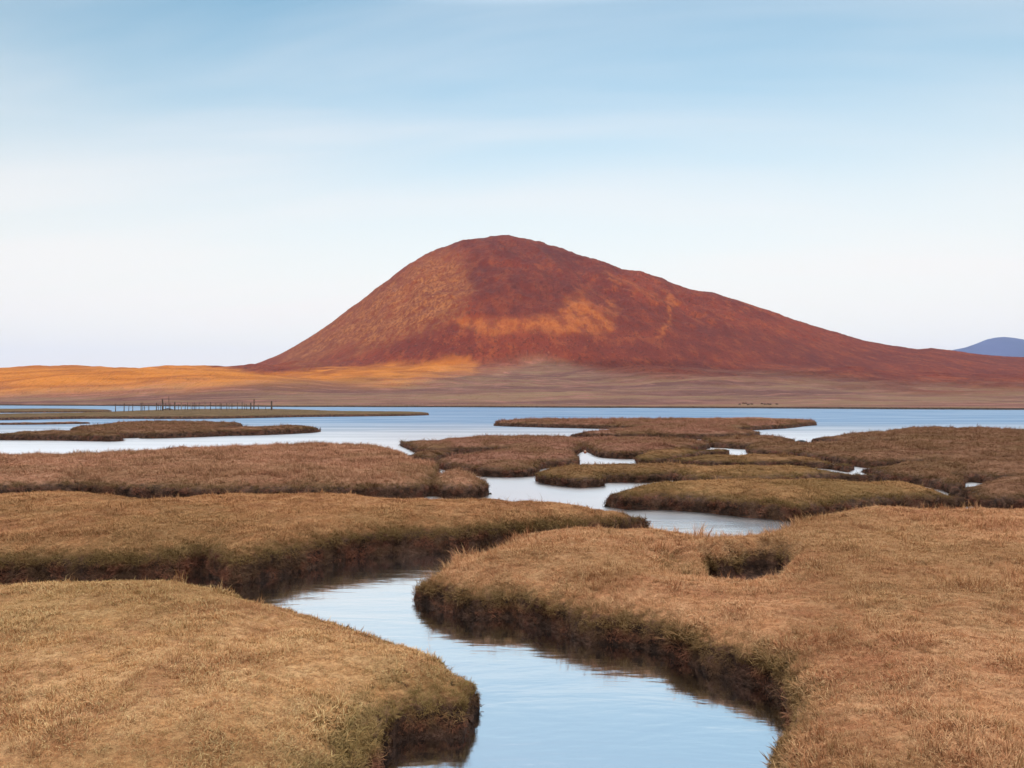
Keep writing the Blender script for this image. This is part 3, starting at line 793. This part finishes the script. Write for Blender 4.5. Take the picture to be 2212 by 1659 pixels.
# ------------------------------------------------------------------ added unseen ridge behind the camera, crest shaped to shade the flats
def march(x, y):
    """pixel -> first point of the mainland along its ray"""
    d = np.geomspace(170, 1700, 1500)
    X = (x - CX) / F * d; Zr = CAM_H - (y - HZ) / F * d
    h = terrain(X, d)
    k = np.argmax(h > Zr)
    return np.array([X[k], d[k], h[k]])
RD = 620.0
lat = np.array([-SUN_H[1], SUN_H[0]])      # horizontal, across the sunlight
SHADE = [(60, 856), (250, 848), (500, 842), (700, 838), (800, 836), (862, 836), (900, 826), (950, 808), (1010, 786), (1150, 778), (1300, 776), (1500, 780), (1700, 800), (1900, 818), (2050, 826), (2212, 832)]
cc, zz2 = [], []
for a, bb in SHADE:
    g = march(a, bb)
    s = RD - g[:2] @ SUN_H
    cc.append(g[:2] @ lat * 1.0); zz2.append(g[2] + s * math.tan(SUN_EL))
od = np.argsort(cc); cc = np.array(cc)[od]; zz2 = np.array(zz2)[od]
print('ridge', [(round(a), round(bb)) for a, bb in zip(cc, zz2)])
cl = np.linspace(-900, 900, 181); pr = np.linspace(-1, 1, 41)
crest = np.interp(cl, cc, zz2) * (1 - 0.6 * sstep(550, 900, np.abs(cl)))
Cg, Pg = np.meshgrid(cl, pr)
half = 430.0
zg = crest[None, :] * (1 - np.abs(Pg) ** 1.25) - 2
zg = zg + fbm(Cg, Pg * half, 120, 4, 15) * 10 * (1 - np.abs(Pg)) * np.abs(Pg) * 3
RX = Cg * lat[0] + SUN_H[0] * (RD + Pg * half); RY = Cg * lat[1] + SUN_H[1] * (RD + Pg * half)
fr_, _u = grid_faces(np.ones_like(zg, dtype=bool))
shade_ridge = mesh_obj('hill', np.stack([RX.ravel(), RY.ravel(), zg.ravel()], 1), fr_, MOOR)  # shade caster put in out of view, not part of the red hill
tag(shade_ridge, 'added ridge out of view, shaped to shade the marsh flats', kind='structure')

# ------------------------------------------------------------------ small things
def simple_mat(name, c1, c2, scale, rough=0.85):
    m, nt, b = nodes(name); q = NT(nt)
    t = q.n('ShaderNodeTexCoord')
    q.l(q.mix(q.ramp(q.noise(t.outputs['Object'], scale, 4, 0.6), 0.35, 0.65), c1, c2), b.inputs['Base Color'])
    b.inputs['Roughness'].default_value = rough
    return m
WOOD = simple_mat('weathered_wood', (0.07, 0.05, 0.04), (0.17, 0.125, 0.10), 6)
WOODP = simple_mat('pale_wood', (0.20, 0.15, 0.11), (0.36, 0.28, 0.21), 6)
WIRE = simple_mat('fence_wire', (0.16, 0.12, 0.10), (0.24, 0.19, 0.15), 3)

def post_mesh(name, h, r, lean, seed, sides=7):
    rr = random.Random(seed)
    V, Fs = [], []
    lv = [(-0.25, 1.05), (0.0, 1.04), (h * .35, 1.0), (h * .7, .95), (h * .96, .9), (h, .62)]
    la = rr.random() * 6.28
    for z, s in lv:
        for k in range(sides):
            a = 2 * math.pi * k / sides
            w = r * s * (1 + rr.uniform(-.1, .1))
            V.append((w * math.cos(a) + lean * z * math.cos(la), w * math.sin(a) + lean * z * math.sin(la), z + (rr.uniform(-.03, .03) if s < .7 else 0)))
    for i in range(len(lv) - 1):
        for k in range(sides):
            Fs.append((i * sides + k, i * sides + (k + 1) % sides, (i + 1) * sides + (k + 1) % sides, (i + 1) * sides + k))
    Fs.append(tuple(range((len(lv) - 1) * sides, len(lv) * sides)))
    Fs.append(tuple(reversed(range(sides))))
    return V, Fs

def tube(pts, r, sides=5):
    V, Fs = [], []
    for p in pts:
        for k in range(sides):
            a = 2 * math.pi * k / sides
            V.append((p[0], p[1] + r * math.cos(a), p[2] + r * math.sin(a)))
    for i in range(len(pts) - 1):
        for k in range(sides):
            Fs.append((i * sides + k, i * sides + (k + 1) % sides, (i + 1) * sides + (k + 1) % sides, (i + 1) * sides + k))
    Fs.append(tuple(range(sides))); Fs.append(tuple(reversed(range(len(pts) * sides - sides, len(pts) * sides))))
    return V, Fs

def fx(cx): return 230.4 + cx * 0.1823
def fy(cy): return 846.8 + cy * 0.1823
def on_spit(x, y):
    g = px_ground(x, y, 0.42)
    return g[0], g[1], ground_z('Q', g[0], g[1])

fence = bpy.data.objects.new('fence', None); COL.objects.link(fence)
tag(fence, 'straggling wooden post and wire fence along the olive spit', 'fence')
row = [(105, 140, 1), (207, 135, 1.2), (262, 150, .8), (310, 142, 1), (408, 132, 1.2), (430, 128, .8), (450, 150, .8), (500, 140, 1), (590, 132, 1.2), (612, 150, .8), (640, 148, .8), (700, 135, .9), (752, 140, .9), (850, 145, .8), (885, 122, 1), (930, 150, .8), (960, 125, .9),
       (1003, 128, .9), (1020, 130, .8), (1040, 125, .9), (1057, 135, .8), (1095, 130, .8), (1165, 122, 1.1), (1230, 124, 1.1), (1295, 132, .8), (1345, 130, .9), (1360, 138, .8), (1425, 132, 1), (1450, 125, .9), (1485, 140, .8), (1550, 125, .9), (1605, 122, 1.0), (1635, 140, .8), (1660, 145, .8), (1800, 150, .9), (1885, 160, .8)]
base = np.array([(105, 229), (590, 224), (800, 214), (1057, 206), (1200, 198), (1960, 196)], float)
org_ = None; tops = []
for i, (cx_, top, th) in enumerate(row):
    by = np.interp(cx_, base[:, 0], base[:, 1])
    by = max(by, (np.interp(fx(cx_), [243, 320, 400, 600], [890.5, 888.5, 886.8, 886.6]) - 846.8) / 0.1823)
    x, y, z = on_spit(fx(cx_), fy(by))
    if org_ is None:
        org_ = (x, y, z); fence.location = org_
    h = (by - top) * 0.1823 * y / F
    V, Fs = post_mesh('post', h, 0.055 * th, random.uniform(0, .05), i)
    o = mesh_obj('post', V, Fs, WOODP if i in (14, 17, 22, 28) else WOOD, fence, smooth=False)
    o.location = (x - org_[0], y - org_[1], z - org_[2])
    tops.append((x - org_[0], y - org_[1], z - org_[2], h))
for fr2 in (0.88, 0.5):
    pts = [(t[0], t[1] - 0.06, t[2] + min(t[3], 1.25) * fr2) for t in tops]
    V, Fs = tube(pts, 0.012)
    mesh_obj('wire', V, Fs, WIRE, fence)
for cx_, top, bot, rad, lab in [(665, 85, 217, .13, 'tallest stout wooden pole on the spit with a heap of driftwood at its foot'), (740, 50, 212, .045, 'slim tall stake rising above the fence near the tallest pole'), (808, 118, 218, .10, 'squat dark post standing in front of the fence line'),
                           (1708, 130, 197, .12, 'leaning dark stump at the thin end of the fence'), (1745, 88, 195, .09, 'tall slim pole at the thin end of the fence'), (1955, 112, 198, .15, 'stout lone post standing apart past the end of the fence')]:
    bot = max(bot, (np.interp(fx(cx_), [243, 320, 400, 600], [890.5, 888.5, 886.8, 886.6]) - 846.8) / 0.1823)
    x, y, z = on_spit(fx(cx_), fy(bot))
    h = (bot - top) * 0.1823 * y / F
    V, Fs = post_mesh('wooden_post', h, rad, .10 if cx_ == 1708 else .02, cx_)
    o = mesh_obj('wooden_post', V, Fs, WOOD, smooth=False); o.location = (x, y, z)
    tag(o, lab, 'post', 'loose posts on the fence spit')

def blob(name, sx, sy, sz, mat, seed, loc, rough=0.22, sub=3):
    import bmesh
    bm = bmesh.new(); bmesh.ops.create_icosphere(bm, subdivisions=sub, radius=1)
    co = np.array([v.co[:] for v in bm.verts])
    d = 1 + rough * fbm(co[:, 0] * 2 + seed, co[:, 1] * 2 + co[:, 2] * 1.7, 1.3, 3, seed)
    for v, k in zip(bm.verts, d):
        z = v.co.z * k * sz
        v.co = (v.co.x * k * sx, v.co.y * k * sy, z if z > -sz * .5 else -sz * .5)
    me = bpy.data.meshes.new(name); bm.to_mesh(me); bm.free()
    me.polygons.foreach_set('use_smooth', np.ones(len(me.polygons), dtype=bool))
    me.materials.append(mat)
    o = bpy.data.objects.new(name, me); COL.objects.link(o); o.location = loc
    return o
ROCK = simple_mat('wet_rock', (0.012, 0.018, 0.022), (0.035, 0.04, 0.045), 4, 0.4)
PALE = simple_mat('pale_stone', (0.55, 0.50, 0.46), (0.75, 0.72, 0.68), 20)
g = px_ground(1731, 957.5, 0)
o = blob('boulder', 0.27, 0.30, 0.14, ROCK, 3, (g[0], g[1], 0.02))
tag(o, 'small dark wet boulder in the narrow channel mouth by the open bay', 'boulder')
g = px_ground(965, 1187, 0.30)
for xx, yy, hz, key, s, lab in [(965, 1187, .28, 'C', .022, 'tiny white stone on the far rim of the rust brown bank'), (1694, 1512, .20, 'C', .03, 'white pebble stuck in the peat edge where the creek curves')]:
    g = px_ground(xx, yy, hz)
    o = blob('pebble', s, s * .8, s * .7, PALE, 9, (g[0], g[1], ground_z(key, g[0], g[1]) + s * .4))
    tag(o, lab, 'pebble')
# driftwood heap at the foot of the tall pole
xw, yw, zw = on_spit(fx(710), fy(216))
hp = bpy.data.objects.new('driftwood_heap', None); COL.objects.link(hp); hp.location = (xw, yw, zw)
tag(hp, 'small heap of dark driftwood at the foot of the tallest pole', 'driftwood')
for i in range(7):
    V, Fs = tube([(-0.7 + .1 * i, 0, .06 + .05 * (i % 3)), (0.0, .05, .16 + .04 * (i % 3)), (0.55 + .05 * i, .02, .08 + .09 * (i % 2))], 0.05, 6)
    o = mesh_obj('driftwood_log', V, Fs, WOOD, hp, smooth=False)
    o.rotation_euler = (0, random.uniform(-.1, .1), random.uniform(-.6, .6)); o.location = (random.uniform(-.5, .5), random.uniform(-.3, .3), 0)
# banded float at the edge of the pale pool
RED = simple_mat('red_plastic', (0.30, 0.04, 0.02), (0.40, 0.06, 0.03), 5, 0.5)
CRM = simple_mat('cream_plastic', (0.65, 0.45, 0.30), (0.75, 0.55, 0.40), 5, 0.5)
g = px_ground(1264, 979.5, 0)
fl_ = bpy.data.objects.new('fishing_float', None); COL.objects.link(fl_); fl_.location = (g[0], g[1], 0)
tag(fl_, 'small red and cream banded float washed up at the head of the pale pool', 'float')
def lathe(prof, sides=14):
    V, Fs = [], []
    for r, z in prof:
        V += [(r * math.cos(2 * math.pi * k / sides), r * math.sin(2 * math.pi * k / sides), z) for k in range(sides)]
    for i in range(len(prof) - 1):
        Fs += [(i * sides + k, i * sides + (k + 1) % sides, (i + 1) * sides + (k + 1) % sides, (i + 1) * sides + k) for k in range(sides)]
    Fs += [tuple(reversed(range(sides))), tuple(range(len(prof) * sides - sides, len(prof) * sides))]
    return V, Fs
for nm, pf, mt in (('lower_band', [(.03, -.02), (.045, 0), (.055, .025)], CRM), ('middle_band', [(.055, .026), (.062, .05), (.058, .075)], RED), ('upper_band', [(.058, .076), (.05, .1), (.03, .115)], CRM), ('stem', [(.012, .116), (.012, .15)], RED)):
    V, Fs = lathe(pf); mesh_obj(nm, V, Fs, mt, fl_)

# cattle on the far shore
HIDE = simple_mat('dark_hide', (0.02, 0.014, 0.012), (0.05, 0.03, 0.022), 3)
def cow_mesh():
    ed = []; vv = []; rr = []
    def v(p, r): vv.append(p); rr.append(r); return len(vv) - 1
    pel = v((-.62, 0, 1.08), .30); mid = v((0, 0, 1.02), .36); che = v((.55, 0, 1.05), .33); nk = v((.95, 0, 1.10), .19); hd = v((1.22, 0, 1.02), .14); mz = v((1.48, 0, .86), .10)
    ed += [(pel, mid), (mid, che), (che, nk), (nk, hd), (hd, mz)]
    for sx, root in ((-.70, pel), (.60, che)):
        for sy in (-.19, .19):
            a = v((sx, sy, .72), .13); k = v((sx + (-.06 if sx < 0 else .02), sy, .40), .075); f = v((sx, sy, .04), .065)
            ed += [(root, a), (a, k), (k, f)]
    t1 = v((-.93, 0, 1.10), .05); t2 = v((-1.0, 0, .6), .04); ed += [(pel, t1), (t1, t2)]
    me = bpy.data.meshes.new('cow'); me.from_pydata(vv, ed, [])
    o = bpy.data.objects.new('cow_tmp', me); COL.objects.link(o)
    md = o.modifiers.new('s', 'SKIN')
    for i, s in enumerate(me.skin_vertices[0].data): s.radius = (rr[i], rr[i]); s.use_root = (i == 0)
    o.modifiers.new('u', 'SUBSURF').levels = 1
    dg = bpy.context.evaluated_depsgraph_get()
    m2 = bpy.data.meshes.new_from_object(o.evaluated_get(dg)); m2.name = 'cow'
    bpy.data.objects.remove(o)
    m2.materials.clear(); m2.materials.append(HIDE)
    return m2
cm = cow_mesh()
def src(px_, py_): return (2650 + px_ * 300 / 2212) / 1.7360, (1490 + py_ * 300 / 2212) / 1.7360
COWS = [(1010, 188), (1078, 192), (1150, 222), (1252, 216), (1522, 202), (1612, 220), (1692, 216), (1760, 218), (1945, 216), (910, 216)]
for i, (a, bb) in enumerate(COWS):
    x, y = src(a, bb)
    g = march(x, y)
    o = bpy.data.objects.new('sheep', cm); COL.objects.link(o)
    o.location = (g[0], g[1], g[2] - 0.03); s = 0.36
    o.scale = (s, s, s); o.rotation_euler = (0, 0, random.choice([0.2, 3.0, .5, 3.4]))
    tag(o, 'tiny dark sheep grazing in the loose flock on the far shore pasture', 'sheep', 'sheep on the far shore')

# ------------------------------------------------------------------ haze
HAZE = 3.2e-5
hb = [(-16000, -2500, -2.4), (16000, -2500, -2.4), (16000, 17500, -2.4), (-16000, 17500, -2.4)]
top = 1120.0
hv = hb + [(x, y, top) for x, y, z in hb]
hf = [(3, 2, 1, 0), (4, 5, 6, 7), (0, 1, 5, 4), (1, 2, 6, 5), (2, 3, 7, 6), (3, 0, 4, 7)]
m = bpy.data.materials.new('pale_air'); m.use_nodes = True
nt = m.node_tree; nt.nodes.clear()
out = nt.nodes.new('ShaderNodeOutputMaterial'); pv = nt.nodes.new('ShaderNodeVolumePrincipled')
pv.inputs['Color'].default_value = (0.42, 0.60, 1.0, 1)
pv.inputs['Density'].default_value = HAZE
pv.inputs['Anisotropy'].default_value = 0.1
nt.links.new(pv.outputs[0], out.inputs['Volume'])
hz_o = mesh_obj('haze', hv, hf, m, smooth=False)
tag(hz_o, 'thin pale haze in the air over the bay', kind='stuff')
